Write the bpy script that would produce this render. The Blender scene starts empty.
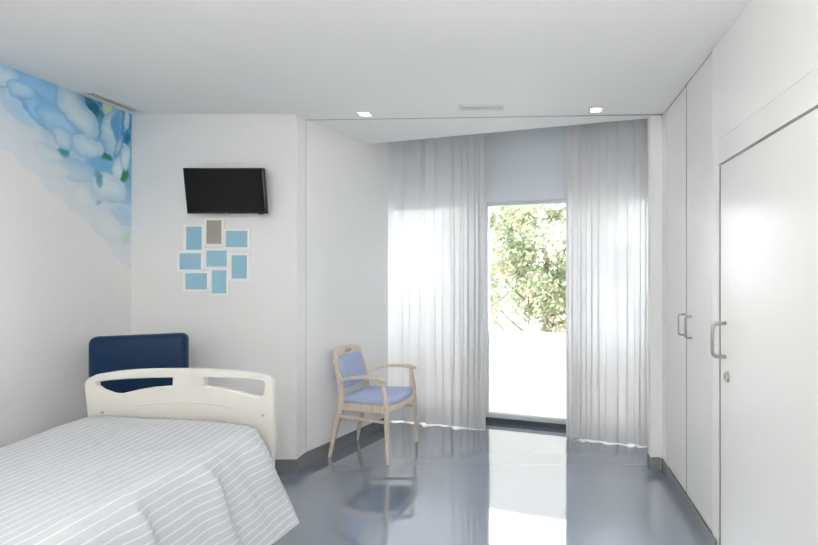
import bpy, bmesh, math, random
from mathutils import Vector, Matrix, noise
random.seed(7)
S = bpy.context.scene
COL = S.collection
F = 470.0; PX = 541.0; PY = 272.5; CH = 1.503; CEIL = 2.70
rad = math.radians

# ---------------------------------------------------------------- helpers
def mat(name, col, rough=0.5, spec=0.5, metal=0.0, coat=0.0, **kw):
    m = bpy.data.materials.new(name); m.use_nodes = True
    b = m.node_tree.nodes['Principled BSDF']
    b.inputs['Base Color'].default_value = (*col, 1)
    b.inputs['Roughness'].default_value = rough
    b.inputs['Specular IOR Level'].default_value = spec
    b.inputs['Metallic'].default_value = metal
    b.inputs['Coat Weight'].default_value = coat
    b.inputs['Coat IOR'].default_value = kw.get('coat_ior', 1.5); b.inputs['IOR'].default_value = kw.get('ior', 1.5)
    b.inputs['Coat Roughness'].default_value = kw.get('coat_rough', 0.05)
    # every material is procedural: a faint noise in colour and surface
    nt = m.node_tree
    sc = kw.get('scale', 30.0); amt = kw.get('vary', 0.03); bump = kw.get('bump', 0.02)
    tc = nt.nodes.new('ShaderNodeTexCoord'); n = nt.nodes.new('ShaderNodeTexNoise')
    n.inputs['Scale'].default_value = sc; n.inputs['Detail'].default_value = 4
    nt.links.new(tc.outputs['Object'], n.inputs['Vector'])
    mr = nt.nodes.new('ShaderNodeMapRange')
    mr.inputs['To Min'].default_value = 1 - amt; mr.inputs['To Max'].default_value = 1 + amt
    nt.links.new(n.outputs['Fac'], mr.inputs['Value'])
    vm = nt.nodes.new('ShaderNodeVectorMath'); vm.operation = 'SCALE'
    vm.inputs[0].default_value = col
    nt.links.new(mr.outputs['Result'], vm.inputs['Scale'])
    nt.links.new(vm.outputs['Vector'], b.inputs['Base Color'])
    if bump:
        bp = nt.nodes.new('ShaderNodeBump'); bp.inputs['Strength'].default_value = bump
        bp.inputs['Distance'].default_value = 0.01
        nt.links.new(n.outputs['Fac'], bp.inputs['Height']); nt.links.new(bp.outputs['Normal'], b.inputs['Normal'])
    return m

def link(name, me, m=None, parent=None, smooth=False):
    o = bpy.data.objects.new(name, me); COL.objects.link(o)
    if m: me.materials.append(m)
    if parent: o.parent = parent
    if smooth:
        for p in me.polygons: p.use_smooth = True
    return o

def obj(name, bm, m=None, parent=None, smooth=False, bevel=0, seg=2):
    bmesh.ops.recalc_face_normals(bm, faces=bm.faces)
    me = bpy.data.meshes.new(name); bm.to_mesh(me); bm.free()
    o = link(name, me, m, parent, smooth)
    if bevel:
        md = o.modifiers.new('bevel', 'BEVEL'); md.width = bevel; md.segments = seg
        md.limit_method = 'ANGLE'; md.angle_limit = rad(40)
        for p in me.polygons: p.use_smooth = True
        w = o.modifiers.new('wn', 'WEIGHTED_NORMAL'); w.keep_sharp = False
    return o

def box(bm, x0, x1, y0, y1, z0, z1, M=None):
    vs = [bm.verts.new(Vector(c) if M is None else M @ Vector(c)) for c in
          ((x0,y0,z0),(x1,y0,z0),(x1,y1,z0),(x0,y1,z0),(x0,y0,z1),(x1,y0,z1),(x1,y1,z1),(x0,y1,z1))]
    for f in ((0,3,2,1),(4,5,6,7),(0,1,5,4),(1,2,6,5),(2,3,7,6),(3,0,4,7)):
        bm.faces.new([vs[i] for i in f])
    return vs

def boxobj(name, x0, x1, y0, y1, z0, z1, m, parent=None, bevel=0, seg=2, M=None):
    bm = bmesh.new(); box(bm, x0, x1, y0, y1, z0, z1, M)
    return obj(name, bm, m, parent, bevel=bevel, seg=seg)

def prism(bm, pts, z0, z1):
    a = [bm.verts.new((x, y, z0)) for x, y in pts]; b = [bm.verts.new((x, y, z1)) for x, y in pts]
    n = len(pts)
    bm.faces.new(a[::-1]); bm.faces.new(b)
    for i in range(n): bm.faces.new((a[i], a[(i+1) % n], b[(i+1) % n], b[i]))

def sweep(bm, path, ws, hs, up=(0,0,1), n=4, closed=False):
    """section of half sizes ws (side) and hs (along up) swept along path; n=4 rectangle, else ellipse"""
    path = [Vector(p) for p in path]; N = len(path); rings = []
    for i, p in enumerate(path):
        if closed: t = path[(i+1) % N] - path[i-1]
        else: t = path[min(i+1, N-1)] - path[max(i-1, 0)]
        t.normalize(); u = Vector(up); s = t.cross(u)
        if s.length < 1e-4: s = t.cross(Vector((0,1,0)))
        s.normalize(); u = s.cross(t).normalized()
        w = ws[i] if hasattr(ws, '__len__') else ws; h = hs[i] if hasattr(hs, '__len__') else hs
        if n == 4: offs = [(-w,-h),(w,-h),(w,h),(-w,h)]
        else: offs = [(w*math.cos(2*math.pi*k/n), h*math.sin(2*math.pi*k/n)) for k in range(n)]
        rings.append([bm.verts.new(p + s*a + u*b) for a, b in offs])
    for i in range(N if closed else N-1):
        r, q = rings[i], rings[(i+1) % N]
        for k in range(n): bm.faces.new((r[k], r[(k+1) % n], q[(k+1) % n], q[k]))
    if not closed:
        bm.faces.new(rings[0][::-1]); bm.faces.new(rings[-1])

def bez(p, n=8):
    """Catmull-Rom through points"""
    P = [Vector(q) for q in p]; out = []
    for i in range(len(P)-1):
        a = P[max(i-1, 0)]; b = P[i]; c = P[i+1]; d = P[min(i+2, len(P)-1)]
        for k in range(n):
            t = k/n
            out.append(0.5*((2*b) + (c-a)*t + (2*a-5*b+4*c-d)*t*t + (3*b-a-3*c+d)*t**3))
    out.append(P[-1]); return out

def lerp_list(a, b, n): return [a + (b-a)*i/(n-1) for i in range(n)]

def thing(name, label, cat, loc=(0,0,0), rotz=0, group=None):
    o = bpy.data.objects.new(name, None); COL.objects.link(o); o.empty_display_size = 0.1
    o.location = loc; o.rotation_euler = (0, 0, rotz); tag(o, label, cat, group); return o
def tag(o, label, cat, group=None, kind=None):
    if label: o['label'] = label
    if cat: o['category'] = cat
    if group: o['group'] = group
    if kind: o['kind'] = kind
    return o
def struct(o, label=None):
    o['kind'] = 'structure'
    if label: o['label'] = label
    return o

def curve_plate(name, splines, M, thick, bev, m, parent=None):
    """2D outline with holes -> solid plate with rounded edges, returned as mesh object"""
    cu = bpy.data.curves.new(name, 'CURVE'); cu.dimensions = '2D'; cu.fill_mode = 'BOTH'
    cu.extrude = max(thick/2 - bev, 0.0005); cu.bevel_depth = bev; cu.bevel_resolution = 3; cu.offset = -bev
    for pts in splines:
        sp = cu.splines.new('POLY'); sp.points.add(len(pts)-1); sp.use_cyclic_u = True
        for i, (a, b) in enumerate(pts): sp.points[i].co = (a, b, 0, 1)
    tmp = bpy.data.objects.new('tmp', cu); COL.objects.link(tmp)
    dg = bpy.context.evaluated_depsgraph_get(); dg.update()
    me = bpy.data.meshes.new_from_object(tmp.evaluated_get(dg)); me.name = name
    bpy.data.objects.remove(tmp); me.transform(M)
    me.materials.clear()
    for p in me.polygons: p.use_smooth = False
    return link(name, me, m, parent)

def round_poly(pts, r, n=5):
    out = []; N = len(pts)
    for i in range(N):
        p = Vector(pts[i]); a = Vector(pts[i-1]) - p; b = Vector(pts[(i+1) % N]) - p
        ri = r[i] if hasattr(r, '__len__') else r
        ri = min(ri, a.length*0.45, b.length*0.45)
        if ri <= 0: out.append(tuple(p)); continue
        A = p + a.normalized()*ri; B = p + b.normalized()*ri
        for k in range(n+1):
            t = k/n; q = A*(1-t)**2 + p*2*t*(1-t) + B*t*t; out.append(tuple(q))
    return out

def onplane_y(x, y, Y): return (x-PX)/F*Y, CH-(y-PY)/F*Y      # photo measure on a wall at distance Y

# ---------------------------------------------------------------- materials
M_wall = mat('wall_paint', (0.87, 0.87, 0.87), 0.55, 0.3, scale=60, vary=0.01, bump=0.03)
M_ceil = mat('ceiling_paint', (0.93, 0.925, 0.915), 0.6, 0.25, scale=60, vary=0.01, bump=0.02)
M_base = mat('baseboard_vinyl', (0.17, 0.18, 0.195), 0.22, 0.5, scale=20, vary=0.05, bump=0.0)
M_lam = mat('white_laminate', (0.84, 0.835, 0.82), 0.2, 0.22, scale=3, vary=0.008, bump=0.006)
M_wsat = mat('satin_wall_panel', (0.84, 0.835, 0.825), 0.38, 0.4, scale=3, vary=0.008, bump=0.0)
M_gap = mat('shadow_gap', (0.24, 0.21, 0.17), 0.6, 0.2)
M_steel = mat('brushed_steel', (0.50, 0.48, 0.45), 0.3, 0.5, metal=0.9, scale=80, vary=0.05, bump=0.0)
M_grey = mat('grey_metal', (0.42, 0.42, 0.43), 0.4, 0.5, metal=0.3)
M_alu = mat('window_frame_paint', (0.62, 0.65, 0.67), 0.35, 0.5, bump=0)
M_darkf = mat('dark_threshold', (0.04, 0.05, 0.065), 0.4, 0.4, bump=0)
M_plastic = mat('cream_plastic', (0.66, 0.65, 0.605), 0.32, 0.5, scale=40, vary=0.01, bump=0.01)
M_whitep = mat('white_plastic', (0.80, 0.80, 0.79), 0.35, 0.5, vary=0.01, bump=0)
M_frame = mat('white_photo_frame', (0.95, 0.95, 0.94), 0.4, 0.5, vary=0.005, bump=0)
M_black = mat('tv_black', (0.012, 0.013, 0.015), 0.22, 0.5, vary=0.02, bump=0)
M_screen = mat('tv_screen', (0.006, 0.006, 0.007), 0.3, 0.15, vary=0.02, bump=0)
M_navy = mat('navy_vinyl', (0.001, 0.018, 0.055), 0.42, 0.22, scale=120, vary=0.08, bump=0.05)
M_bluep = mat('blue_paper', (0.29, 0.51, 0.64), 0.5, 0.4, vary=0.02, bump=0)
M_beige = mat('beige_paper', (0.36, 0.33, 0.29), 0.5, 0.4, vary=0.02, bump=0)
M_seat = mat('periwinkle_fabric', (0.40, 0.47, 0.68), 0.75, 0.3, scale=250, vary=0.12, bump=0.15)
M_caster = mat('caster_rubber', (0.05, 0.05, 0.05), 0.6, 0.3)
M_stone = mat('balcony_render', (0.90, 0.87, 0.84), 0.8, 0.2, scale=12, vary=0.02, bump=0.05)
M_bark = mat('bark', (0.16, 0.12, 0.09), 0.9, 0.1, scale=14, vary=0.3, bump=0.4)
M_ground = mat('pale_ground', (0.42, 0.40, 0.36), 0.9, 0.1, scale=1.2, vary=0.1)
M_rail = mat('curtain_rail', (0.7, 0.7, 0.7), 0.4, 0.5, bump=0)
M_matt = mat('mattress_cover', (0.5, 0.52, 0.55), 0.8, 0.2, scale=80)

def wood_mat():
    m = mat('pale_beech', (0.60, 0.46, 0.33), 0.42, 0.4, scale=6, vary=0.05, bump=0.02)
    nt = m.node_tree; b = nt.nodes['Principled BSDF']
    tc = nt.nodes.new('ShaderNodeTexCoord'); mp = nt.nodes.new('ShaderNodeMapping')
    mp.inputs['Scale'].default_value = (40, 40, 4)
    n = nt.nodes.new('ShaderNodeTexNoise'); n.inputs['Scale'].default_value = 2.5; n.inputs['Detail'].default_value = 6
    cr = nt.nodes.new('ShaderNodeValToRGB')
    cr.color_ramp.elements[0].color = (0.56, 0.46, 0.37, 1); cr.color_ramp.elements[0].position = 0.3
    cr.color_ramp.elements[1].color = (0.76, 0.67, 0.58, 1); cr.color_ramp.elements[1].position = 0.7
    nt.links.new(tc.outputs['Object'], mp.inputs[0]); nt.links.new(mp.outputs[0], n.inputs['Vector'])
    nt.links.new(n.outputs['Fac'], cr.inputs[0]); nt.links.new(cr.outputs[0], b.inputs['Base Color'])
    return m
M_wood = wood_mat()

def floor_mat():
    m = mat('polished_grey_vinyl', (0.18, 0.22, 0.28), 0.05, 1.0, scale=220, vary=0.12, bump=0.0, coat=1.0, coat_ior=1.9, ior=1.7, coat_rough=0.012)
    nt = m.node_tree; b = nt.nodes['Principled BSDF']
    tc = nt.nodes.new('ShaderNodeTexCoord')
    # weld seams between the vinyl sheets: thin lines across the room
    sx = nt.nodes.new('ShaderNodeSeparateXYZ'); nt.links.new(tc.outputs['Object'], sx.inputs[0])
    def line(coord, pos, w):
        a = nt.nodes.new('ShaderNodeMath'); a.operation = 'SUBTRACT'; a.inputs[1].default_value = pos
        nt.links.new(sx.outputs[coord], a.inputs[0])
        c = nt.nodes.new('ShaderNodeMath'); c.operation = 'ABSOLUTE'; nt.links.new(a.outputs[0], c.inputs[0])
        d = nt.nodes.new('ShaderNodeMath'); d.operation = 'LESS_THAN'; d.inputs[1].default_value = w
        nt.links.new(c.outputs[0], d.inputs[0]); return d.outputs[0]
    l = line('Y', 3.68, 0.0025)
    mx = nt.nodes.new('ShaderNodeMix'); mx.data_type = 'RGBA'
    src = b.inputs['Base Color'].links[0].from_socket
    nt.links.new(l, mx.inputs[0]); nt.links.new(src, mx.inputs[6]); mx.inputs[7].default_value = (0.09, 0.10, 0.12, 1)
    nt.links.new(mx.outputs[2], b.inputs['Base Color'])
    n = nt.nodes.new('ShaderNodeTexNoise'); n.inputs['Scale'].default_value = 2.2; n.inputs['Detail'].default_value = 2
    nt.links.new(tc.outputs['Object'], n.inputs['Vector'])
    bp = nt.nodes.new('ShaderNodeBump'); bp.inputs['Strength'].default_value = 0.02; bp.inputs['Distance'].default_value = 0.005
    nt.links.new(n.outputs['Fac'], bp.inputs['Height'])
    nt.links.new(bp.outputs['Normal'], b.inputs['Normal']); nt.links.new(bp.outputs['Normal'], b.inputs['Coat Normal'])
    return m
M_floor = floor_mat()

def sheer_mat():
    m = bpy.data.materials.new('sheer_voile'); m.use_nodes = True; nt = m.node_tree
    nt.nodes.clear(); out = nt.nodes.new('ShaderNodeOutputMaterial')
    tc = nt.nodes.new('ShaderNodeTexCoord'); n = nt.nodes.new('ShaderNodeTexNoise')
    n.inputs['Scale'].default_value = 60; nt.links.new(tc.outputs['Object'], n.inputs['Vector'])
    mr = nt.nodes.new('ShaderNodeMapRange'); mr.inputs['To Min'].default_value = 0.035; mr.inputs['To Max'].default_value = 0.06
    nt.links.new(n.outputs['Fac'], mr.inputs['Value'])
    d = nt.nodes.new('ShaderNodeBsdfDiffuse'); d.inputs[0].default_value = (0.78, 0.78, 0.80, 1)
    t = nt.nodes.new('ShaderNodeBsdfTranslucent'); t.inputs[0].default_value = (0.80, 0.80, 0.81, 1)
    a = nt.nodes.new('ShaderNodeMixShader'); a.inputs[0].default_value = 0.31
    nt.links.new(d.outputs[0], a.inputs[1]); nt.links.new(t.outputs[0], a.inputs[2])
    tr = nt.nodes.new('ShaderNodeBsdfTransparent'); tr.inputs[0].default_value = (1, 1, 1, 1)
    b = nt.nodes.new('ShaderNodeMixShader')
    nt.links.new(mr.outputs[0], b.inputs[0]); nt.links.new(a.outputs[0], b.inputs[1]); nt.links.new(tr.outputs[0], b.inputs[2])
    nt.links.new(b.outputs[0], out.inputs[0]); return m
M_sheer = sheer_mat()

def glass_mat():
    m = bpy.data.materials.new('window_glass'); m.use_nodes = True; nt = m.node_tree
    nt.nodes.clear(); out = nt.nodes.new('ShaderNodeOutputMaterial')
    tr = nt.nodes.new('ShaderNodeBsdfTransparent'); tr.inputs[0].default_value = (0.93, 0.95, 0.95, 1)
    g = nt.nodes.new('ShaderNodeBsdfGlossy'); g.inputs['Roughness'].default_value = 0.01
    mx = nt.nodes.new('ShaderNodeMixShader'); fr = nt.nodes.new('ShaderNodeFresnel'); fr.inputs[0].default_value = 1.3
    nt.links.new(fr.outputs[0], mx.inputs[0]); nt.links.new(tr.outputs[0], mx.inputs[1]); nt.links.new(g.outputs[0], mx.inputs[2])
    nt.links.new(mx.outputs[0], out.inputs[0]); return m
M_glass = glass_mat()

def frost_mat():
    m = bpy.data.materials.new('frosted_film'); m.use_nodes = True; nt = m.node_tree
    nt.nodes.clear(); out = nt.nodes.new('ShaderNodeOutputMaterial')
    tc = nt.nodes.new('ShaderNodeTexCoord'); n = nt.nodes.new('ShaderNodeTexNoise'); n.inputs['Scale'].default_value = 2
    cr = nt.nodes.new('ShaderNodeValToRGB'); cr.color_ramp.elements[0].color = (.93, .90, .87, 1); cr.color_ramp.elements[1].color = (.96, .94, .92, 1)
    nt.links.new(tc.outputs['Object'], n.inputs['Vector']); nt.links.new(n.outputs['Fac'], cr.inputs[0])
    d = nt.nodes.new('ShaderNodeBsdfDiffuse'); t = nt.nodes.new('ShaderNodeBsdfTranslucent')
    nt.links.new(cr.outputs[0], d.inputs[0]); nt.links.new(cr.outputs[0], t.inputs[0])
    a = nt.nodes.new('ShaderNodeMixShader'); a.inputs[0].default_value = 0.7
    nt.links.new(d.outputs[0], a.inputs[1]); nt.links.new(t.outputs[0], a.inputs[2]); nt.links.new(a.outputs[0], out.inputs[0])
    return m
M_frost = frost_mat()
M_upper = mat('shade_tinted_wall', (0.70, 0.745, 0.79), 0.55, 0.3, scale=60, vary=0.01, bump=0.02)  # bluish shade above the window put into the wall colour

def leaf_mat(name, c0, c1):
    m = bpy.data.materials.new(name); m.use_nodes = True; nt = m.node_tree
    nt.nodes.clear(); out = nt.nodes.new('ShaderNodeOutputMaterial')
    tc = nt.nodes.new('ShaderNodeTexCoord'); n = nt.nodes.new('ShaderNodeTexNoise'); n.inputs['Scale'].default_value = 3.5
    nt.links.new(tc.outputs['Object'], n.inputs['Vector'])
    cr = nt.nodes.new('ShaderNodeValToRGB')
    cr.color_ramp.elements[0].color = (*c0, 1); cr.color_ramp.elements[0].position = 0.42
    cr.color_ramp.elements[1].color = (*c1, 1); cr.color_ramp.elements[1].position = 0.62
    nt.links.new(n.outputs['Fac'], cr.inputs[0])
    d = nt.nodes.new('ShaderNodeBsdfDiffuse'); t = nt.nodes.new('ShaderNodeBsdfTranslucent')
    nt.links.new(cr.outputs[0], d.inputs[0]); nt.links.new(cr.outputs[0], t.inputs[0])
    a = nt.nodes.new('ShaderNodeMixShader'); a.inputs[0].default_value = 0.5
    nt.links.new(d.outputs[0], a.inputs[1]); nt.links.new(t.outputs[0], a.inputs[2]); nt.links.new(a.outputs[0], out.inputs[0])
    return m
M_leafA = leaf_mat('leaf_green', (0.24, 0.30, 0.18), (0.55, 0.50, 0.36))
M_leafB = leaf_mat('leaf_grey_green', (0.36, 0.39, 0.34), (0.60, 0.54, 0.46))

def emis_mat(name, col, st):
    m = bpy.data.materials.new(name); m.use_nodes = True; nt = m.node_tree; nt.nodes.clear()
    out = nt.nodes.new('ShaderNodeOutputMaterial'); e = nt.nodes.new('ShaderNodeEmission')
    e.inputs[0].default_value = (*col, 1); e.inputs[1].default_value = st
    nt.links.new(e.outputs[0], out.inputs[0]); return m
M_lamp = emis_mat('lamp_diffuser', (1.0, 0.97, 0.92), 3.0)

def blanket_mat():
    m = mat('striped_bedspread', (0.47, 0.49, 0.52), 0.85, 0.2, scale=160, vary=0.05, bump=0.0)
    nt = m.node_tree; b = nt.nodes['Principled BSDF']
    uv = nt.nodes.new('ShaderNodeUVMap'); sp = nt.nodes.new('ShaderNodeSeparateXYZ'); nt.links.new(uv.outputs[0], sp.inputs[0])
    def M(op, a, bb=None):
        x = nt.nodes.new('ShaderNodeMath'); x.operation = op
        for i, v in enumerate((a, bb)):
            if v is None: continue
            if isinstance(v, (int, float)): x.inputs[i].default_value = v
            else: nt.links.new(v, x.inputs[i])
        return x.outputs[0]
    per = 0.036
    fr = M('FRACT', M('DIVIDE', sp.outputs[0], per))
    d = M('ABSOLUTE', M('SUBTRACT', fr, 0.5))
    stripe = M('LESS_THAN', d, 0.075)
    # thin woven warp lines between the white stripes
    fr2 = M('FRACT', M('DIVIDE', sp.outputs[0], per/6)); fine = M('LESS_THAN', M('ABSOLUTE', M('SUBTRACT', fr2, 0.5)), 0.2)
    src = b.inputs['Base Color'].links[0].from_socket
    m1 = nt.nodes.new('ShaderNodeMix'); m1.data_type = 'RGBA'; nt.links.new(M('MULTIPLY', fine, 0.16), m1.inputs[0])
    nt.links.new(src, m1.inputs[6]); m1.inputs[7].default_value = (0.72, 0.73, 0.74, 1)
    m2 = nt.nodes.new('ShaderNodeMix'); m2.data_type = 'RGBA'; nt.links.new(M('MULTIPLY', stripe, 0.5), m2.inputs[0])
    nt.links.new(m1.outputs[2], m2.inputs[6]); m2.inputs[7].default_value = (0.86, 0.86, 0.86, 1)
    nt.links.new(m2.outputs[2], b.inputs['Base Color'])
    # fabric crinkle
    n1 = nt.nodes.new('ShaderNodeTexNoise'); n1.inputs['Scale'].default_value = 9; n1.inputs['Detail'].default_value = 6
    n1.inputs['Distortion'].default_value = 0.6
    tc = nt.nodes.new('ShaderNodeTexCoord'); nt.links.new(tc.outputs['Object'], n1.inputs['Vector'])
    bp = nt.nodes.new('ShaderNodeBump'); bp.inputs['Strength'].default_value = 0.6; bp.inputs['Distance'].default_value = 0.02
    nt.links.new(n1.outputs['Fac'], bp.inputs['Height']); nt.links.new(bp.outputs['Normal'], b.inputs['Normal'])
    return m
M_blanket = blanket_mat()

# ---------------------------------------------------------------- room shell
XR = 0.925; XL = -3.09; YB = 3.545; YREAR = -0.45; BH = 0.095
wallX = lambda Y: -1.843 + 0.365*(Y-3.69)
winY = lambda X: 4.5585 - 0.30*X          # inner face of the window wall
WA = math.atan(-0.30)                     # its heading
PK = (-1.593, 4.373)                      # left end of the curtain pocket's edge
XE = 1.20                                 # right side of the curtain recess
PZ = 2.93                                 # top of the pocket

bm = bmesh.new()
prism(bm, [(XL-.15, YREAR-.15), (1.35, YREAR-.15), (1.35, winY(1.35)+.02), (-2.1, winY(-2.1)+.02), (-2.1, 3.9), (XL-.15, 3.9)], -0.12, 0.0)
struct(obj('floor', bm, M_floor))
bm = bmesh.new()
jY = lambda X: 3.69-(X+1.843)*.12/2.603; yJL, yJR = 3.69, 3.57                    # joint across the ceiling
prism(bm, [(XL-.1, YREAR-.1), (XR+.1, YREAR-.1), (XR+.1, jY(XR+.1)-.003), (-1.843, yJL-.003), (-1.94, yJL-.003), (-1.94, YB+.1), (XL-.1, YB+.1)], CEIL, CEIL+.1)
struct(obj('ceiling', bm, M_ceil))
bm = bmesh.new()
prism(bm, [(-1.95, jY(-1.95)+.003), (XR+.3, jY(XR+.3)+.003), (XR+.3, 3.64-.3*(XR+.3-.85)), (PK[0]-.02, PK[1]+.006), (-1.9, 4.40)], CEIL, CEIL+.06)
struct(obj('ceiling_band', bm, M_ceil))
bm = bmesh.new()   # backing seen in the thin joint
prism(bm, [(-1.843, jY(-1.843)-.006), (XR, jY(XR)-.006), (XR, jY(XR)+.006), (-1.843, jY(-1.843)+.006)], CEIL-.0012, CEIL+.02)
struct(obj('trim_1', bm, M_grey))
# fascia above the pocket edge and pocket lid
bm = bmesh.new()
e0 = Vector((-1.75, 4.42)); e1 = Vector((1.35, 3.49)); dn = Vector((.2873, .9578))
prism(bm, [tuple(e0), tuple(e1), tuple(e1+dn*-.03), tuple(e0+dn*-.03)], CEIL+.002, PZ+.05)
struct(obj('trim_2', bm, M_ceil))
bm = bmesh.new()
prism(bm, [(-2.1, 4.40), (1.4, 3.42), (1.4, 4.35), (-2.1, 5.4)], PZ, PZ+.08)
struct(obj('ceiling_pocket', bm, M_ceil))

struct(boxobj('wall_left', XL-.12, XL, YREAR-.12, YB, 0, CEIL, M_wall))
struct(boxobj('wall_back', XL-.12, -1.843, YB, YB+.12, 0, CEIL, M_wall, bevel=0.004))
bm = bmesh.new()
prism(bm, [(-1.843, YB+.12), (-1.843, 3.69), (wallX(4.62), 4.62), (wallX(4.62)-.12, 4.665), (-2.0, YB+.12)], 0, PZ+.08)
struct(obj('wall_alcove_left', bm, M_wall))
struct(boxobj('wall_recess_left', -2.05, -1.93, 4.2, 5.4, 0, PZ+.08, M_wall))
boxj = boxobj('trim_3', -1.8432, -1.8424, 3.688, 3.692, BH, CEIL, M_grey); struct(boxj)
struct(boxobj('wall_rear', XL-.12, 1.5, YREAR-.12, YREAR, 0, CEIL, M_wall))
# short return wall on the right that the curtain passes behind
struct(boxobj('wall_return', 0.835, 1.35, 3.59, 3.66, 0, PZ+.05, M_wall))
struct(boxobj('wall_alcove_right', XE, XE+.12, 3.66, 4.35, 0, PZ+.05, M_wall))
# right wall: strips around the door and the wardrobe
struct(boxobj('wall_right_end', XR, XR+.12, 3.475, 3.59, 0, CEIL, M_wsat))
struct(boxobj('wall_right_recess', XR+.022, XR+.12, 2.536, 3.474, 0, CEIL, M_gap))
struct(boxobj('wall_right_pier', XR, XR+.12, 2.447, 2.535, 0, CEIL, M_wsat))
struct(boxobj('wall_right_lintel', XR, XR+.12, 1.236, 2.446, 2.066, 2.1905, M_wsat))
struct(boxobj('wall_right', XR, XR+.12, YREAR, 1.235, 0, CEIL, M_wsat))
struct(boxobj('wall_right_panel', XR-.0004, XR+.12, 1.236, 2.446, 2.1912, CEIL, M_wsat))
bm = bmesh.new(); box(bm, XR+.031, XR+.12, 1.236, 2.446, 0, 2.065); struct(obj('trim_4', bm, M_gap))
bm = bmesh.new(); box(bm, XR+.0005, XR+.1, YREAR, 3.58, CEIL-.004, CEIL-.0005); struct(obj('trim_5', bm, M_gap))

# door
bm = bmesh.new(); box(bm, XR+.002, XR+.03, 1.246, 2.426, 0.006, 2.055)
door = struct(obj('door_1', bm, M_lam, bevel=.002), 'wide white gloss room door with steel pull handle')
def pull(name, Y, z, h, p, r, m, parent):
    """D shaped bar handle standing off a wall of constant X"""
    pts = round_poly([(0.0, h/2), (-p, h/2), (-p, -h/2), (0.0, -h/2)], [0, p*.55, p*.55, 0], 6)
    bm = bmesh.new(); sweep(bm, [(XR+.003+a, Y, z+b) for a, b in pts], r, r, up=(0,1,0), n=12)
    return obj(name, bm, m, parent, smooth=True)
pull('door_handle', 2.36, 1.164, .168, .068, .0095, M_steel, door)
bm = bmesh.new(); sweep(bm, [(XR+.004, 2.335, .985), (XR-.010, 2.335, .985)], .026, .026, n=24, up=(0,1,0))
lk = obj('lock', bm, M_steel, door, bevel=.002)
bm = bmesh.new(); box(bm, XR-.016, XR-.010, 2.332, 2.338, .972, .998); obj('thumb_turn', bm, M_grey, lk, bevel=.001)

boxobj('gap_seal', XR+.004, XR+.030, 2.4265, 2.4465, 0.006, 2.0555, M_gap, door)
# wardrobe built into the right wall
wr = thing('wardrobe', 'tall white built-in wardrobe with two full height doors and bar handles', 'wardrobe', (0,0,0))
d1 = boxobj('door', XR, XR+.018, 3.004, 3.473, BH+.003, CEIL-.006, M_lam, wr, bevel=.0012)
d2 = boxobj('door', XR, XR+.018, 2.537, 2.982, BH+.003, CEIL-.006, M_lam, wr, bevel=.0012)
pull('handle', 3.025, 1.168, .132, .045, .0055, M_steel, d1)
pull('handle', 2.885, 1.166, .132, .045, .0055, M_steel, d2)
boxobj('gap_strip', XR+.003, XR+.017, 2.9825, 3.0035, BH+.003, CEIL-.006, M_gap, wr)
boxobj('plinth', XR-.012, XR-.0003, 2.468, 3.575, 0, BH, M_base, wr, bevel=.003)

# baseboards
struct(boxobj('baseboard_left', XL, XL+.012, YREAR, YB, 0, BH, M_base, bevel=.003))
struct(boxobj('baseboard_back', XL+.012, -1.843, YB-.012, YB, 0, BH, M_base, bevel=.003))
bm = bmesh.new()
ang = Vector((.365, 1)).normalized(); nn = Vector((ang.y, -ang.x))*.012
prism(bm, [(-1.843, YB-.012), (-1.831, YB-.012), (-1.831, 3.688), (wallX(4.62)+nn.x, 4.62), (wallX(4.62), 4.62), (-1.843, 3.69)], 0, BH)
struct(obj('baseboard_alcove', bm, M_base, bevel=.002))
struct(boxobj('baseboard_return', 0.825, XR-.0125, 3.578, 3.59, 0, BH, M_base, bevel=.003))
struct(boxobj('baseboard_return_side', 0.825, .835, 3.5902, 3.66, 0, BH, M_base))
struct(boxobj('baseboard_rear', XL+.012, XR, YREAR, YREAR+.012, 0, BH, M_base, bevel=.003))

# ---------------------------------------------------------------- window wall (built in a frame turned to its heading)
WM = Matrix.Translation((-.155, 4.605, 0)) @ Matrix.Rotation(WA, 4, 'Z')
HZ = 2.178
def wbox(name, x0, x1, y0, y1, z0, z1, m, parent=None, bevel=0):
    return boxobj(name, x0, x1, y0, y1, z0, z1, m, parent, bevel=bevel, M=WM)
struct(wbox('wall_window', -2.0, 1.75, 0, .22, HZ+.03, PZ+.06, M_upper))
bm = bmesh.new(); box(bm, -2.0, -1.655, 0.0, .22, 0, HZ+.03, WM)
struct(obj('wall_window_left', bm, M_wall))
bm = bmesh.new(); box(bm, 1.40, 1.8, 0.0, .22, 0, HZ+.03, WM)
struct(obj('wall_window_right', bm, M_wall))
def w_of(X): return (X+.155)/math.cos(WA)
mL, mR = w_of(-.575), w_of(.285)
win = struct(wbox('window_1', -1.655, 1.40, .05, .12, HZ, HZ+.03, M_alu), 'tall glazed sliding balcony window')
wbox('bottom_frame', -1.655, 1.40, .04, .12, .038, .082, M_alu, win, .003)
wbox('threshold', -1.655, 1.40, .012, .15, 0, .038, M_darkf, win, .002)
for a in (-1.655, mL-.025, mR-.0, 1.355):
    wbox('mullion', a, a+.045, .045, .115, .08, HZ, M_alu, win, .003)
for a, b in ((-1.61, mL-.025), (mL+.02, mR), (mR+.045, 1.355)):
    wbox('pane', a, b, .076, .084, .08, HZ, M_glass, win)
    wbox('frosted_panel', a, b, .086, .094, .08, .915, M_frost, win)['label'] = 'frosted white lower pane'

wbox('clip', .045, .085, .070, .075, .912, .922, M_grey, win, .001)

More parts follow.
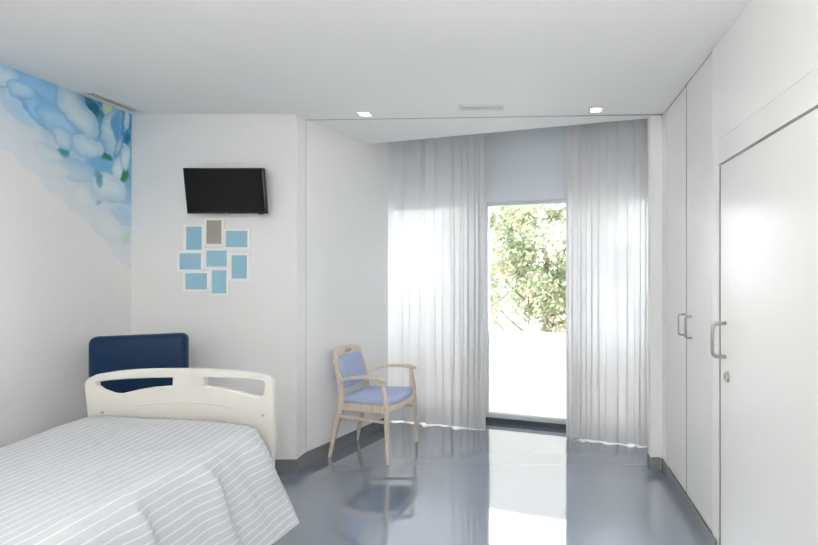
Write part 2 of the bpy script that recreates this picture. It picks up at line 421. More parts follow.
# balcony outside
struct(wbox('balcony_floor', -4.5, 4.5, .23, 1.35, -.15, -.01, M_stone))
struct(wbox('balcony_wall', -4.5, 4.5, 1.20, 1.35, -.0095, .70, M_stone))
struct(wbox('balcony_cap', -4.5, 4.5, 1.18, 1.37, .7005, .73, M_stone))
struct(boxobj('ground', -60, 60, 6.5, 120, -3.4, -3.2, M_ground))

# ---------------------------------------------------------------- curtains
def curtain(name, w0, w1, density, amp, label, seed, yoff=-.235):
    rnd = random.Random(seed); n = 420; rows = 46; ztop = PZ-.035
    ph = [0.0]; am = []
    for i in range(n+1):
        t = i/n; ph.append(ph[-1] + density(t)*(w1-w0)/n*2*math.pi)
        am.append(amp*(0.65+0.5*noise.noise(Vector((t*9, seed, 0)))))
    bm = bmesh.new(); G = []
    for j in range(rows+1):
        v = j/rows; z0 = ztop*(1-v); row = []
        for i in range(n+1):
            t = i/n; w = w0+(w1-w0)*t
            k = 0.55+0.45*v
            p = ph[i] + 0.55*noise.noise(Vector((t*6, v*1.6, seed+3)))*v
            s = math.sin(p); s = s*(1.25-0.25*abs(s))
            y = am[i]*k*s + .012*noise.noise(Vector((t*22, v*2.5, seed))) + am[i]*.35*math.sin(p*.5+seed)
            x = w + (.021+.012*noise.noise(Vector((t*8, seed, 5))))*math.sin(2*p+.4)*k
            lift = 0.010 + .022*noise.noise(Vector((t*13, 0, seed+9))) - .008*s
            z = z0 + lift*(v**6)
            row.append(bm.verts.new(WM @ Vector((x, yoff+y, max(z, .006)))))
        G.append(row)
    for j in range(rows):
        for i in range(n): bm.faces.new((G[j][i], G[j][i+1], G[j+1][i+1], G[j+1][i]))
    o = obj(name, bm, M_sheer, None, smooth=True)
    tag(o, label, 'curtain', 'sheer curtains at the balcony window'); return o

cl = curtain('curtain', w_of(-1.54), w_of(-.462), lambda t: 5.5+17*max(0, (t-.62)/.38), .036,
             'white sheer full length curtain left of the clear pane, beside the chair', 2)
cr = curtain('curtain', w_of(.285), w_of(1.17), lambda t: 8.5+3.5*math.sin(t*9+.5), .036,
             'white sheer full length curtain right of the clear pane, beside the wardrobe', 5, -.225)
rl = wbox('curtain_rail', -1.48, 1.38, -.27, -.20, PZ-.034, PZ-.001, M_rail)
tag(rl, 'white ceiling rail the sheer curtains hang from', 'curtain rail')

# ---------------------------------------------------------------- trees
def tree(X, Y, zc, rx, rz, nleaf, m, label, seed, lsize=.07):
    rnd = random.Random(seed)
    t = thing('tree', label, 'tree', (X, Y, -3.2))
    bm = bmesh.new()
    base = Vector((0, 0, 0)); top = Vector((rnd.uniform(-.2,.2), 0, zc+3.2))
    sweep(bm, bez([base, (0.08, .05, 1.2), tuple(top*.6), tuple(top)], 5), lerp_list(.17, .06, 16), lerp_list(.17, .06, 16), n=8, up=(0,1,0))
    for k in range(14):
        a = rnd.uniform(0, 6.28); r = rx*rnd.uniform(.5, .85); h0 = rnd.uniform(.45, .9)*top.z
        e = Vector((r*math.cos(a), r*math.sin(a)*.8, h0+rnd.uniform(.3, 1.2)))
        s = Vector((0, 0, h0)); mid = (s+e)/2+Vector((0, 0, -.15))
        sweep(bm, bez([s, mid, e], 4), lerp_list(.045, .010, 9), lerp_list(.045, .010, 9), n=6, up=(0,1,.1))
    obj('trunk', bm, M_bark, t, smooth=True)
    bm = bmesh.new(); cl = []
    for k in range(60):
        while True:
            p = Vector((rnd.uniform(-1,1), rnd.uniform(-1,1), rnd.uniform(-1,1)))
            if .25 < p.length < 1: break
        cl.append((Vector((p.x*rx, p.y*rx*.8, p.z*rz+zc+3.2)), rnd.uniform(.22, .5)))
    for k in range(nleaf):
        c, r = rnd.choice(cl)
        p = c + Vector((rnd.gauss(0, r*.55), rnd.gauss(0, r*.55), rnd.gauss(0, r*.5)))
        u = Vector((rnd.gauss(0,1), rnd.gauss(0,1), rnd.gauss(0,1))).normalized()
        v = u.cross(Vector((rnd.gauss(0,1), rnd.gauss(0,1), rnd.gauss(0,1)))).normalized()
        L = lsize*rnd.uniform(.7, 1.3)
        q = [bm.verts.new(x) for x in (p-u*L, p+v*L*.45, p+u*L, p-v*L*.45)]
        bm.faces.new(q)
    me = bpy.data.meshes.new('foliage'); bm.to_mesh(me); bm.free(); link('foliage', me, m, t)
    return t
tree(.25, 11.0, 2.0, 1.9, 1.9, 15000, M_leafA, 'full green tree beyond the balcony wall', 3)
tree(-1.9, 14.5, 1.6, 1.7, 2.1, 7500, M_leafB, 'sparse grey-green tree left of the full green one', 8)

# ---------------------------------------------------------------- ceiling fittings
def square_downlight(X, Y, label, group='square recessed downlights', power=9):
    t = thing('ceiling_light', label, 'ceiling light', (X, Y, CEIL), 0, group)
    bm = bmesh.new(); a, b = .052, .040
    for x0, x1, y0, y1 in ((-a, a, -a, -b), (-a, a, b, a), (-a, -b, -b, b), (b, a, -b, b)): box(bm, x0, x1, y0, y1, -.004, 0)
    obj('frame', bm, M_whitep, t)
    boxobj('diffuser', -b, b, -b, b, -.0025, -.0005, M_lamp, t)
    la = bpy.data.lights.new('downlight_lamp', 'AREA'); la.shape = 'SQUARE'; la.size = .07; la.energy = power; la.color = (1, .97, .93)
    lo = bpy.data.objects.new('lamp', la); COL.objects.link(lo); lo.parent = t; lo.location = (0, 0, -.006)
    return t
square_downlight(-1.33, 3.545, 'small square downlight in the ceiling, left of the slot vent', power=.5)
square_downlight(.404, 3.455, 'small square downlight in the ceiling, right of the slot vent', power=.5)

def fill_panel(X, Y, sx, sy, power, label):  # added panel out of view, there to fill the room with light
    t = thing('added_fill_panel', label, 'ceiling light', (X, Y, CEIL))
    bm = bmesh.new(); f = .02
    for x0, x1, y0, y1 in ((-sx, sx, -sy, -sy+f), (-sx, sx, sy-f, sy), (-sx, -sx+f, -sy+f, sy-f), (sx-f, sx, -sy+f, sy-f)): box(bm, x0, x1, y0, y1, -.012, 0)
    obj('frame', bm, M_whitep, t)
    boxobj('diffuser', -sx+f, sx-f, -sy+f, sy-f, -.006, -.001, emis_mat('fill_panel_diffuser', (1, .98, .95), 3.0), t)
    la = bpy.data.lights.new('fill_panel_lamp', 'AREA'); la.shape = 'RECTANGLE'; la.size = 2*sx-.06; la.size_y = 2*sy-.06; la.energy = power
    la.color = (1, .98, .95)
    lo = bpy.data.objects.new('lamp', la); COL.objects.link(lo); lo.parent = t; lo.location = (0, 0, -.014)
fill_panel(-1.1, .55, .6, 0.3, 6, 'added unseen ceiling panel giving fill light over the bed head')

def slot_vent(X, Y, sx, sy, label, along='x'):
    t = thing('ceiling_vent', label, 'air vent', (X, Y, CEIL))
    bm = bmesh.new(); f = .014
    for x0, x1, y0, y1 in ((-sx, sx, -sy, -sy+f), (-sx, sx, sy-f, sy), (-sx, -sx+f, -sy+f, sy-f), (sx-f, sx, -sy+f, sy-f)): box(bm, x0, x1, y0, y1, -.007, 0)
    obj('frame', bm, M_whitep, t, bevel=.001)
    boxobj('backing', -sx+f, sx-f, -sy+f, sy-f, -.002, -.0005, M_gap, t)
    k = 3
    for i in range(k):
        if along == 'x':
            y = -sy+f+(2*sy-2*f)*(i+.5)/k; bm = bmesh.new(); box(bm, -sx+f, sx-f, y-.005, y+.005, -.006, -.003)
        else:
            x = -sx+f+(2*sx-2*f)*(i+.5)/k; bm = bmesh.new(); box(bm, x-.004, x+.004, -sy+f, sy-f, -.006, -.003)
        obj('slat', bm, M_whitep if along == 'x' else M_whitep, t)
def added_uplight(X, z, ln, power):  # added unseen fixture that brightens the ceiling from behind the camera
    t = thing('added_uplight', 'added unseen uplight on the rear wall, filling ceiling and room', 'wall lamp', (X, YREAR, z))
    bm = bmesh.new(); h = ln/2
    box(bm, -h, h, 0.0, .09, -.05, -.04); box(bm, -h, h, .08, .09, -.04, .03); box(bm, -h, h, 0, .01, -.04, .03)
    box(bm, -h, -h+.01, .01, .08, -.04, .03); box(bm, h-.01, h, .01, .08, -.04, .03)
    obj('housing', bm, M_whitep, t)
    boxobj('tube', -h+.03, h-.03, .03, .06, -.03, -.005, M_lamp, t)
    la = bpy.data.lights.new('added_uplight_lamp', 'AREA'); la.shape = 'RECTANGLE'; la.size = ln-.06; la.size_y = .05; la.energy = power
    la.color = (1, .97, .93)
    lo = bpy.data.objects.new('lamp', la); COL.objects.link(lo); lo.parent = t; lo.location = (0, .045, .01); lo.rotation_euler = (rad(180), 0, 0)
added_uplight(-.25, 1.65, 1.8, 108)
slot_vent(-.43, 3.405, .165, .05, 'long slot air vent in the ceiling between the two downlights')
slot_vent(-3.005, 3.30, .055, .19, 'slot air vent in the ceiling corner above the blue petal mural', 'y')

# light switch on the right wall strip
sw = thing('light_switch', 'small white light switch on the wall strip beyond the wardrobe', 'switch', (XR, 3.53, 1.167))
boxobj('plate', -.008, 0, -.040, .040, -.043, .043, M_whitep, sw, bevel=.004)
boxobj('rocker', -.012, -.006, -.022, .022, -.026, .026, M_whitep, sw, bevel=.003)

# ---------------------------------------------------------------- mural on the left wall
def sm(a, b, x):
    t = max(0, min(1, (x-a)/(b-a))); return t*t*(3-2*t)
def mural():
    # petals measured on the wall (wall units: u = metres along Y, v = height), shades of one printed picture
    sc = lambda x, y: (-XL*F/(PX-x), CH+(PY-y)/F*(-XL*F/(PX-x)))
    pet = []  # (cx,cy,rx,ry,deg, inner, edge)
    W = (.80, .87, .93)
    def P(cx, cy, rx, ry, deg, ca, cb, soft=.25): pet.append((cx, cy, rx, ry, rad(deg), ca, cb, soft))
    P(40, 88, 42, 15, 28, (.42,.66,.86), (.30,.56,.82), .6)
    P(24, 108, 30, 16, 45, (.55,.74,.90), (.62,.78,.92), .8)
    P(3, 76, 17, 13, 10, (.72,.82,.91), (.50,.70,.86))
    P(36, 108, 30, 11, 52, (.45,.68,.88), (.24,.52,.80), .35)
    P(56, 122, 27, 13, 42, (.52,.72,.88), (.36,.60,.82), .35)
    P(112, 104, 16, 12, 20, (.13,.42,.70), (.08,.33,.62))
    P(124, 122, 9, 24, 0, (.16,.44,.68), (.10,.34,.58))
    P(97, 124, 12, 14, 0, (.18,.46,.58), (.08,.32,.42))
    P(92, 104, 5, 14, -20, (.03,.22,.30), (.04,.28,.40))
    P(76, 112, 35, 13, 50, (.74,.84,.90), (.52,.70,.82))
    P(111, 134, 10.5, 27, 3, (.66,.78,.84), (.40,.62,.78))
    P(117, 128, 5, 22, 2, (.22,.50,.74), (.36,.60,.78), .7)
    P(106, 108, 6, 9, -25, (.70,.78,.62), (.62,.72,.60), .8)
    P(126, 118, 3, 20, -4, (.78,.84,.88), (.5,.7,.8))
    P(128, 138, 4, 9, 0, (.03,.24,.42), (.03,.3,.5))
    P(63, 153, 6, 8, 20, (.10,.38,.46), (.25,.5,.6), .6)
    P(100, 166, 16, 14, 10, (.30,.56,.78), (.40,.64,.82), .5)
    P(104, 155, 9, 4, 25, (.06,.30,.26), (.1,.36,.34), .5)
    P(86, 147, 18, 12, 25, (.72,.82,.88), (.58,.74,.84))
    P(122, 178, 10, 6, -50, (.06,.36,.16), (.14,.42,.26), .5)
    P(125, 158, 5, 14, 0, (.74,.83,.87), (.55,.72,.80))
    P(117, 168, 5.5, 14, 4, (.76,.85,.90), (.55,.72,.82))
    P(76, 171, 21, 12, 20, (.60,.74,.84), (.50,.67,.80))
    P(108, 189, 22, 15, 25, (.76,.84,.89), (.62,.75,.84))
    P(97, 203, 5, 4, 0, (.28,.52,.58), (.5,.68,.75), .7)
    P(84, 197, 16, 12, 40, (.74,.82,.87), (.68,.79,.86), .6)
    P(122, 214, 16, 12, 20, (.58,.72,.84), (.68,.79,.87), .6)
    P(126, 238, 6, 9, 0, (.56,.70,.58), (.66,.78,.70), .8)
    P(108, 228, 16, 14, 45, (.76,.83,.87), (.72,.80,.86), .7)
    P(62, 138, 17, 8, 55, (.66,.78,.88), (.46,.64,.80)); P(48, 152, 18, 9, 35, (.70,.80,.88), (.60,.74,.85), .6); P(98, 178, 9, 5, 60, (.22,.46,.60), (.4,.6,.72), .6); P(20, 90, 17, 8, 25, (.62,.77,.88), (.42,.63,.82)); P(58, 168, 14, 9, 30, (.74,.82,.88), (.66,.77,.85), .6); P(118, 146, 4, 12, 20, (.50,.68,.80), (.2,.42,.6))
    # continuing out of view towards the bed head
    P(-40, 60, 34, 16, 30, (.6,.76,.89), (.4,.63,.85)); P(-90, 40, 46, 22, 10, (.5,.7,.88), (.3,.56,.8)); P(-40, 100, 30, 14, 40, (.66,.79,.9), (.5,.7,.86))
    edge = [(-260, 60), (-120, 110), (-40, 140), (0, 150), (12, 156), (24, 170), (38, 178), (46, 192), (60, 198), (70, 212), (84, 219), (94, 234), (105, 242), (114, 258), (126, 268), (140, 276)]
    def yedge(x):
        for (a, b), (c, d) in zip(edge, edge[1:]):
            if a <= x <= c: return b+(d-b)*(x-a)/(c-a)
        return 0
    wc = (.87, .87, .87)
    d = .006; y0 = 1.9; ny = int((YB-y0)/d); z0 = 1.45; nz = int((CEIL-z0)/d)
    bm = bmesh.new(); lay = bm.verts.layers.float_color.new('print'); V = {}; K = {}
    for i in range(ny+1):
        Y = y0+(YB-y0)*i/ny; px = PX+XL*F/Y
        for j in range(nz+1):
            z = z0+(CEIL-.003-z0)*j/nz; py = PY-(z-CH)*F/Y
            wx = px+4*noise.noise(Vector((px*.05, py*.05, 0)))+1.2*noise.noise(Vector((px*.2, py*.2, 0))); wy = py+4*noise.noise(Vector((px*.05, py*.05, 7)))+1.2*noise.noise(Vector((px*.2, py*.2, 5)))
            d0 = yedge(px)-py; c = Vector((.70, .79, .87)).lerp(Vector((.36, .56, .73)), sm(35, 95, d0))
            for cx, cy, rx, ry, a, ca, cb, soft in pet:
                dx, dy = wx-cx, wy-cy
                if abs(dx) > 60 or abs(dy) > 60: continue
                u = (dx*math.cos(a)+dy*math.sin(a))/rx; v = (-dx*math.sin(a)+dy*math.cos(a))/ry
                r = math.sqrt(u*u+v*v)
                if r < 1:
                    vein = .05*noise.noise(Vector((v*9, u*1.2, cx)))
                    q = Vector(ca).lerp(Vector(cb), sm(.35, 1, r)) * (1+vein)
                    q = q.lerp(Vector((.42, .61, .76)), .45*sm(-.1, .95, v*math.copysign(1, math.sin(cx*1.7))))
                    q = q.lerp(Vector((.22, .46, .68)).lerp(Vector((.62, .74, .83)), sm(90, 20, d0)), .45*sm(.84, .98, r+.12*v)); c = c.lerp(q, sm(0, soft*.5, (1-r)*1.6))
            dist = yedge(px)-py
            if dist < -1: continue
            f = sm(0, 4, dist)*.35 + .65*sm(5, 75 if px < 60 else 62, dist)
            c = Vector(wc).lerp(c, f)
            vv = bm.verts.new((XL+.002, Y, z)); vv[lay] = (*[x**1.0 for x in c], 1); V[i, j] = vv
    for i in range(ny):
        for j in range(nz):
            q = [V.get(k) for k in ((i, j), (i+1, j), (i+1, j+1), (i, j+1))]
            if None not in q: bm.faces.new(q)
    for v in [v for v in bm.verts if not v.link_faces]: bm.verts.remove(v)
    # thin real sheet: folded back to the wall by a hair
    o = obj('wall_mural', bm, mural_mat())
    tag(o, 'blue and white flower petal mural printed high on the left wall', 'mural'); return o
def mural_mat():
    m = mat('printed_petals', (.8, .8, .8), .55, .3, bump=0)
    nt = m.node_tree; b = nt.nodes['Principled BSDF']
    at = nt.nodes.new('ShaderNodeAttribute'); at.attribute_name = 'print'
    gm = nt.nodes.new('ShaderNodeGamma'); gm.inputs[1].default_value = 1.5
    # printed values are display-like, so bring them to paint reflectance; keeps the wall white fixed
    mul = nt.nodes.new('ShaderNodeVectorMath'); mul.operation = 'SCALE'; mul.inputs['Scale'].default_value = .87/(.87**1.5)
    nt.links.new(at.outputs['Color'], gm.inputs[0]); nt.links.new(gm.outputs[0], mul.inputs[0]); nt.links.new(mul.outputs[0], b.inputs['Base Color'])
    return m
mural()

# ---------------------------------------------------------------- television
tv = thing('television', 'black flat television tilted forward high on the back wall', 'television', (0,0,0))
w = .582; h = .330
xl, _ = onplane_y(184.4, 0, 3.42); yc, zc = 3.44, 2.10
TM = Matrix.Translation((xl+w/2-.012, yc, zc)) @ Matrix.Rotation(rad(7.5), 4, 'X')
boxobj('casing', -w/2, w/2, 0, .035, -h/2, h/2, M_black, tv, bevel=.004, M=TM)
boxobj('screen', -w/2+.008, w/2-.008, -.0015, .002, -h/2+.014, h/2-.008, M_screen, tv, M=TM)
boxobj('maker_badge', -.010, .012, -.003, .001, -h/2-.004, -h/2+.006, M_grey, tv, M=TM)
boxobj('sensor', w/2-.055, w/2-.030, -.002, .02, -h/2-.005, -h/2+.001, M_black, tv, M=TM)
bm = bmesh.new(); box(bm, -.1, .1, .035, .06, -.1, .1, TM); box(bm, xl+w/2-.04, xl+w/2+.04, 3.49, YB-.001, 2.06, 2.16)
obj('wall_bracket', bm, M_grey, tv)

# ---------------------------------------------------------------- collage frame
cells = [(92,146,262,340,0),(161,213,240,320,1),(227,301,276,331,0),(70,144,352,407,0),(161,232,343,397,0),(247,300,359,438,0),(91,165,420,474,0),(180,231,410,488,0)]
fr = thing('collage_photo_frame', 'white multi-opening photo frame with eight mats below the television', 'picture frame', (0,0,0))
k = 3.407; fm = bmesh.new(); pics = []
for ci, (x0, x1, y0, y1, c) in enumerate(cells):
    X0, Z1 = onplane_y(160+x0/k, 150+y0/k, YB); X1, Z0 = onplane_y(160+x1/k, 150+y1/k, YB); b = .018
    for a in ((X0-b, X1+b, Z0-b, Z0), (X0-b, X1+b, Z1, Z1+b), (X0-b, X0, Z0, Z1), (X1, X1+b, Z0, Z1)):
        box(fm, a[0], a[1], YB-.012-.0007*ci, YB-.0005, a[2], a[3])
    pics.append((X0, X1, Z0, Z1, c))
obj('frame', fm, M_frame, fr)
for X0, X1, Z0, Z1, c in pics:
    p = boxobj('picture', X0, X1, YB-.008, YB-.003, Z0, Z1, M_beige if c else M_bluep, fr)
    if c: p['label'] = 'beige picture insert'

# ---------------------------------------------------------------- hospital bed
bed = thing('hospital_bed', 'hospital bed with a cream moulded plastic footboard', 'bed', (0,0,0))
L0 = Vector((-2.431, 2.50, 0)); R0 = Vector((-1.460, 2.555, 0)); ud = (R0-L0).normalized()
nf = Vector((ud.y, -ud.x, 0))             # towards the camera
def on_foot(x, y):
    d = Vector(((x-PX)/F, 1, (PY-y)/F)); o = Vector((0, 0, CH)); t = (L0-o).dot(nf)/d.dot(nf); p = o+d*t
    return ((p-L0).dot(ud), p.z)
FM = Matrix.Translation(L0 - nf*.018) @ Matrix(((ud.x, 0, nf.x, 0), (ud.y, 0, nf.y, 0), (0, 1, 0, 0), (0, 0, 0, 1)))
outer = [on_foot(*p) for p in [(88, 440), (86.6, 413.6), (84.6, 396), (83.6, 386), (84.6, 381.5), (88, 378), (95, 374.8), (115, 371.6), (133, 370), (152, 369.2), (180, 368.9), (205, 369.3), (221, 370.1), (240, 371.5), (259, 373.6), (266, 375), (270, 377), (272.6, 380.5), (273.2, 386), (273.2, 449)]]
bl = outer[0]; br = outer[-1]
outer = [(bl[0]+.01, .36)] + outer + [(br[0]-.01, .36)]
def smooth_closed(pts, keep=()):
    return pts
hl = [on_foot(*p) for p in [(95.5, 382.6), (108, 380.6), (130, 379), (150, 378.2), (172.2, 377.9), (171.6, 386.2), (150, 388), (135, 390.6), (119, 394.4), (112, 394), (101.5, 390.4), (95.6, 386.5)]]
hr = [on_foot(*p) for p in [(204.8, 377.9), (225, 378.4), (245, 379.6), (260, 381), (263.4, 382.6), (264.2, 386), (263.4, 393), (261.6, 395.8), (257.5, 396.6), (247, 394.2), (234.5, 391), (220, 388), (204.6, 386.2)]]
fb = curve_plate('footboard', [outer, hl[::-1], hr[::-1]], FM, .036, .009, M_plastic, bed)
em = [on_foot(*p) for p in [(133.0, 424), (133.4, 411.7), (134.4, 407), (137, 405.2), (142.6, 404.3), (161, 402.7), (180, 402.3), (205, 403), (222, 405), (233, 408)]]
bm = bmesh.new(); sweep(bm, [FM @ p for p in bez([Vector((a, b, .0185)) for a, b in em], 4)], .004, .0025, up=tuple(nf), n=8)
obj('moulded_ridge', bm, M_plastic, fb, smooth=True)
for p in ((102.5, 412.5), (262.8, 415.2)):
    a, b = on_foot(*p); bm = bmesh.new()
    sweep(bm, [FM @ Vector((a, b, .016)), FM @ Vector((a, b, .0205))], .008, .008, up=(0,0,1), n=14)
    s = obj('screw_cap', bm, M_grey, fb)
# deck, mattress, legs
YF = 2.478; YH = .52
bm = bmesh.new()
box(bm, -2.40, -1.53, YH, YF, .40, .46); obj('bed_frame', bm, M_grey, bed, bevel=.006)
bm = bmesh.new(); vs = box(bm, -2.405, -1.525, YH+.02, YF-.03, .465, .655)
for v in vs:
    if v.co.z > .6 and v.co.x < -2: v.co.z = .712
obj('mattress', bm, M_matt, bed, bevel=.03, seg=3)
for sx in (-2.33, -1.60):
    for sy in (YH+.12, YF-.12):
        bm = bmesh.new(); box(bm, sx-.025, sx+.025, sy-.025, sy+.025, .12, .40); lg = obj('leg', bm, M_grey, bed, bevel=.004)
        bm = bmesh.new(); sweep(bm, [(sx-.018, sy, .062), (sx+.018, sy, .062)], .061, .061, up=(0,0,1), n=24); obj('caster', bm, M_caster, lg, bevel=.006)
HM = Matrix.Translation((-2.45, YH-.002, 0)) @ Matrix(((1,0,0,0),(0,0,-1,0),(0,1,0,0),(0,0,0,1)))
curve_plate('headboard', [round_poly([(0,.36),(.97,.36),(.97,.95),(0,.95)], [0,0,.08,.08])], HM, .036, .009, M_plastic, bed)

# bedspread
def bedspread():
    n_y = 110; Y0 = .56; Y1 = 2.478
    prof_n = 120; bm = bmesh.new(); uvl = bm.loops.layers.uv.new('UVMap'); G = []; U = []
    for i in range(n_y+1):
        Y = Y0+(Y1-Y0)*i/n_y; f = (Y1-Y)
        zl = .748-.012*sm(.0, .5, f); zr = .694+.004*math.sin(Y*5)
        xl = -2.432+.012*sm(0, .5, f); xr = -1.502
        flare = .055+.10*sm(1.2, 0, f)
        hem = .205+.012*math.sin(Y*7+1)
        key = [(xl-.035, .46), (xl-.03, .60), (xl-.012, zl-.05), (xl+.03, zl-.008), (xl+.14, zl+.004), (-2.1, zl-.006), (-1.8, (zl+zr)/2+.004), (xr-.10, zr+.008), (xr-.02, zr-.006),
               (xr+.022, zr-.045), (xr+.038+flare*.22, zr-.14), (xr+.045+flare*.55, zr-.29), (xr+.05+flare*.85, hem+.07), (xr+.055+flare, hem)]
        pts = bez([Vector((a, 0, b)) for a, b in key], 9)
        row = []; ur = []; s = 0
        for j, p in enumerate(pts):
            if j: s += (p-pts[j-1]).length
            q = Vector((p.x, Y, p.z))
            # gentle unevenness on the top
            q.z += (.008*noise.noise(Vector((p.x*3, Y*3, 1)))+.004*noise.noise(Vector((p.x*11, Y*8, 4))))*sm(.5, .7, p.z)
            # folds in the side drop: ridges that start at the edge and widen downwards
            if p.x > xr-.06:
                dn = sm(zr, zr-.12, p.z); 
                for yc_, wd, am, sl in ((2.385, .030, .034, .12), (2.055, .022, .028, .06), (1.70, .028, .028, .05), (1.36, .03, .022, .0), (1.0, .03, .02, .0)):
                    dd = (Y-yc_-sl*(zr-p.z))
                    g = math.exp(-(dd/wd)**2) if dd > 0 else math.exp(-(dd/(wd*3.2))**2)
                    q.x += am*dn*g; q.z += .006*g*sm(xr-.09, xr, p.x)*(1-dn)
                q.x += .018*dn*noise.noise(Vector((Y*9, p.z*4, 3)))
            row.append(bm.verts.new(q)); ur.append(s)
        G.append(row); U.append(ur)
    n = len(G[0])
    for i in range(n_y):
        for j in range(n-1):
            fc = bm.faces.new((G[i][j], G[i][j+1], G[i+1][j+1], G[i+1][j]))
            for lp, (a, b) in zip(fc.loops, ((i, j), (i, j+1), (i+1, j+1), (i+1, j))): lp[uvl].uv = (U[a][b]+ .0, a*.018)
    o = obj('bedspread', bm, M_blanket, None, smooth=True)
    md = o.modifiers.new('thick', 'SOLIDIFY'); md.thickness = .006; md.offset = -1
    tag(o, 'light grey bedspread with fine white stripes draped over the hospital bed', 'bedspread'); return o
bedspread()

# ---------------------------------------------------------------- navy armchair in the corner
a0 = Vector((-2.928, 3.02, 0)); a1 = Vector((-2.448, 3.245, 0)); du = (a1-a0).normalized()
mid = (a0+a1)/2
ac = thing('armchair', 'navy blue vinyl armchair in the corner behind the footboard', 'armchair', tuple(mid), math.atan2(du.y, du.x))
wc_ = (a1-a0).length/2
# local: x sideways, -y to the front
def cushion(name, x0, x1, y0, y1, z0, z1, m, parent, bev=.035, tilt=0):
    bm = bmesh.new(); box(bm, x0, x1, y0, y1, z0, z1)
    bmesh.ops.bevel(bm, geom=bm.edges[:], offset=bev, segments=6, profile=.5, affect='EDGES')
    bmesh.ops.subdivide_edges(bm, edges=[e for e in bm.edges if e.calc_length() > .2], cuts=7, use_grid_fill=True)
    cx, cy, cz = (x0+x1)/2, (y0+y1)/2, (z0+z1)/2
    for v in bm.verts:
        a = (v.co.x-cx)/(x1-x0)*2; c = (v.co.z-cz)/(z1-z0)*2; e = (v.co.y-cy)/(y1-y0)*2
        k = .10*(1-a*a)*(1-c*c) if (y1-y0) < (z1-z0) else .10*(1-a*a)*(1-e*e)
        if (y1-y0) < (z1-z0): v.co.y += e*k*(y1-y0)
        else: v.co.z += c*k*(z1-z0)
        if tilt: v.co.y += (v.co.z-z0)*tilt
    return obj(name, bm, m, parent, smooth=True)
cushion('backrest', -wc_+.004, wc_, 0.0, .105, .40, 1.083, M_navy, ac, .042)
cushion('seat', -wc_+.03, wc_-.03, -.42, -.01, .34, .47, M_navy, ac, .03)
for s in (-1, 1):
    bm = bmesh.new(); x = s*(wc_-.005)
    box(bm, x-.028, x+.028, -.36, -.0, .34, .56); obj('armrest', bm, M_navy, ac, bevel=.02, seg=3)
for sx in (-.21, .21):
    for sy in (-.38, .05):
        bm = bmesh.new(); sweep(bm, [(sx, sy, 0), (sx, sy, .34)], [.014, .02], [.014, .02], n=10, up=(0,1,0)); obj('leg', bm, M_grey, ac, smooth=True)

# ---------------------------------------------------------------- beech chair
fdir = Vector((.536, -.10)).normalized()
ch = thing('chair', 'pale beech armchair with periwinkle blue seat and back by the left curtain', 'chair', (-1.417, 3.97, 0), math.atan2(fdir.y, fdir.x))
# local: +x front, y sideways
SZ = .458
def part(name, fn, m=M_wood, parent=ch, bevel=.004, smooth=False, seg=2):
    bm = bmesh.new(); fn(bm); return obj(name, bm, m, parent, bevel=bevel, smooth=smooth, seg=seg)
for s in (-1, 1):
    # front leg rises through the seat frame to carry the arm
    part('leg', lambda bm: sweep(bm, bez([(.272, s*.253, 0), (.262, s*.249, .22), (.252, s*.245, .44), (.238, s*.247, .55), (.218, s*.252, .652)], 4),
         [.0115, .0125, .0135, .0145, .0155, .0165, .0175, .0185, .019, .0185, .0175, .0165, .016, .0155, .015, .0145, .014], [.010+.0006*i if i < 9 else .0155-.0006*(i-9) for i in range(17)], up=(1,0,0)))
    # rear leg and back post in one curved bar
    part('leg', lambda bm: sweep(bm, bez([(-.275, s*.196, 0), (-.225, s*.190, .22), (-.172, s*.184, .42), (-.178, s*.184, .56), (-.208, s*.182, .70), (-.238, s*.176, .80)], 4),
         [.0105, .0112, .0120, .0128, .0135, .0142, .015, .0155, .016, .016, .016, .016, .016, .0155, .0155, .015, .015, .0145, .0145, .014, .014],
         [.011, .012, .0135, .015, .0165, .018, .019, .020, .0205, .0205, .020, .0195, .019, .018, .0175, .017, .0165, .016, .0155, .015, .015], up=(1,0,0)))
    part('armrest', lambda bm: sweep(bm, bez([(-.176, s*.200, .618), (-.10, s*.218, .650), (.03, s*.240, .672), (.15, s*.252, .673), (.225, s*.256, .664), (.262, s*.258, .652)], 4),
         [.012, .013, .014, .015, .016, .017, .018, .019, .020, .021, .022, .023, .0235, .024, .0245, .025, .0245, .024, .022, .018, .012],
         [.012]*4+[.0115]*10+[.011, .0105, .010, .009, .008, .0065, .005], up=(0,0,1)), bevel=.004)
    part('side_rail', lambda bm: sweep(bm, [(-.170, s*.186, .418), (.245, s*.240, .424)], .011, [.030, .034], up=(0,0,1)))
    part('stretcher', lambda bm: sweep(bm, [(-.195, s*.186, .335), (.252, s*.244, .325)], .008, .011, up=(0,0,1)))
part('front_rail', lambda bm: sweep(bm, bez([(.243, -.238, .425), (.272, -.12, .420), (.282, 0, .418), (.272, .12, .420), (.243, .238, .425)], 4), .010, [.030-.010*math.sin(math.pi*i/16) for i in range(17)], up=(0,0,1)))
part('rear_rail', lambda bm: sweep(bm, [(-.170, -.184, .420), (-.170, .184, .420)], .011, .030, up=(0,0,1)))
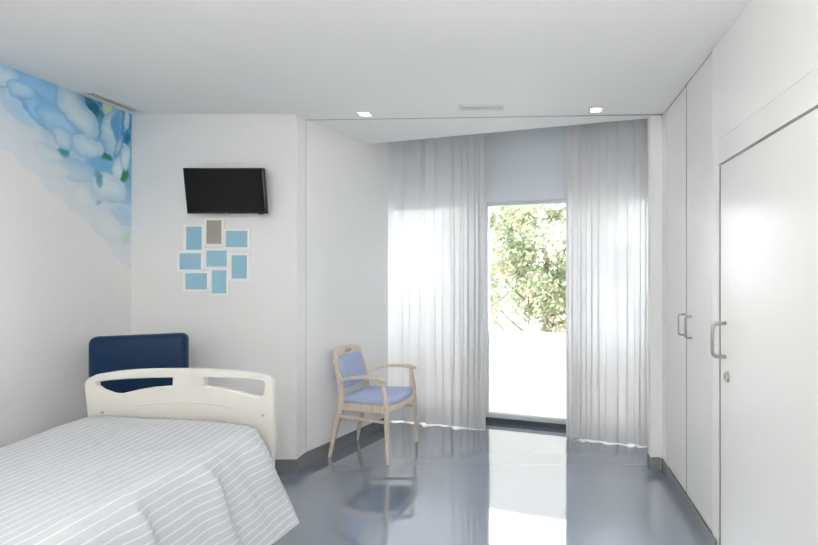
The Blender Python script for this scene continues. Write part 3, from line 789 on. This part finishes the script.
# seat pad: shaped outline, domed
def seat(bm):
    out = round_poly([(-.172, -.176), (.245, -.228), (.292, -.10), (.292, .10), (.245, .228), (-.172, .176)], [.03, .04, .08, .08, .04, .03], 5)
    c = Vector((.07, 0)); R = 7; rings = []
    for k, (f, z) in enumerate([(1.0, .452), (1.012, .462), (1.012, .474), (1.0, .486), (.975, .494), (.9, .500), (.75, .505), (.5, .509), (.25, .511)]):
        rings.append([bm.verts.new((c.x+(a-c.x)*f, (b)*f, z)) for a, b in out])
    N = len(out)
    for r, q in zip(rings, rings[1:]):
        for i in range(N): bm.faces.new((r[i], r[(i+1) % N], q[(i+1) % N], q[i]))
    bm.faces.new(rings[-1]); bm.faces.new(rings[0][::-1])
part('seat', seat, M_seat, bevel=0, smooth=True)
# back: curved wooden top rail with hand slot, upholstered panel
def backx(z): return -.178-.00*z - (.30*(z-.56) if z > .56 else 0) * .85
def toprail():
    o = [(-.192, .735), (-.190, .79), (-.186, .836), (-.166, .858), (-.08, .872), (0, .876), (.08, .872), (.166, .858), (.186, .836), (.190, .79), (.192, .735), (.160, .735), (.158, .79), (.150, .806), (.10, .818), (.06, .818), (0, .818), (-.06, .818), (-.10, .818), (-.150, .806), (-.158, .79), (-.160, .735)]
    slot = round_poly([(-.055, .826), (.055, .826), (.046, .850), (-.046, .850)], .007, 4)
    # plate lies in local (y, z), tilted back with the posts
    t = math.atan(.255)
    M = Matrix.Translation((-.176+.01, 0, 0)) @ Matrix(((0, 0, 1, 0), (1, 0, 0, 0), (0, 1, 0, 0), (0, 0, 0, 1)))
    ob = curve_plate('top_rail', [o, slot[::-1]], M, .024, .005, M_wood, ch)
    for v in ob.data.vertices: v.co.x += (backx(v.co.z)+.176)
    return ob
toprail()
def backpad(bm):
    out = round_poly([(-.158, .560), (.158, .560), (.162, .700), (.158, .798), (.118, .818), (-.118, .818), (-.158, .798), (-.162, .700)], [.02, .02, .03, .012, .02, .02, .012, .03], 4)
    c = Vector((0, .69)); rings = []
    for f, x in [(1, -.014), (1.0, .010), (.985, .018), (.95, .023), (.8, .027), (.5, .030), (.2, .031)]:
        rings.append([bm.verts.new((backx(c.y+(b-c.y)*f)+.004+x, a*f, c.y+(b-c.y)*f)) for a, b in out])
    N = len(out)
    for r, q in zip(rings, rings[1:]):
        for i in range(N): bm.faces.new((r[i], r[(i+1) % N], q[(i+1) % N], q[i]))
    bm.faces.new(rings[-1]); bm.faces.new(rings[0][::-1])
part('backrest', backpad, M_seat, bevel=0, smooth=True)

# ---------------------------------------------------------------- sky, sun
w = bpy.data.worlds.new('sky'); S.world = w; w.use_nodes = True; nt = w.node_tree
bg = nt.nodes['Background']; bg.inputs[1].default_value = 4.6
tc = nt.nodes.new('ShaderNodeTexCoord'); sp = nt.nodes.new('ShaderNodeSeparateXYZ'); nt.links.new(tc.outputs['Generated'], sp.inputs[0])
cr_ = nt.nodes.new('ShaderNodeValToRGB'); nt.links.new(sp.outputs[2], cr_.inputs[0])
cr_.color_ramp.elements[0].color = (.98, .985, 1.0, 1); cr_.color_ramp.elements[1].color = (.85, .92, 1.0, 1)
nt.links.new(cr_.outputs[0], bg.inputs[0])
sun = bpy.data.lights.new('sun', 'SUN'); sun.energy = 3.5; sun.angle = rad(3); sun.color = (1, .95, .86)
so = bpy.data.objects.new('sun', sun); COL.objects.link(so); so.rotation_euler = (rad(-28), rad(-48), 0)   # from high left, over the roof, grazing the facade
so.rotation_euler = (rad(35), 0, rad(-20))

# ---------------------------------------------------------------- camera
cam = bpy.data.cameras.new('camera'); co = bpy.data.objects.new('camera', cam); COL.objects.link(co)
co.location = (0, 0, CH); co.rotation_euler = (rad(90), 0, 0)
cam.sensor_width = 36; cam.sensor_fit = 'HORIZONTAL'; cam.lens = F/818*36; cam.shift_x = -(PX-409)/818; cam.clip_start = .05; cam.clip_end = 300
S.camera = co
S.view_settings.view_transform = 'Standard'; S.view_settings.look = 'None'
S.view_settings.exposure = 0.56; S.view_settings.gamma = 1; S.view_settings.use_curve_mapping = False
S.cycles.use_denoising = True
S.cycles.max_bounces = 10; S.cycles.diffuse_bounces = 6; S.cycles.transparent_max_bounces = 16; S.cycles.sample_clamp_indirect = 8
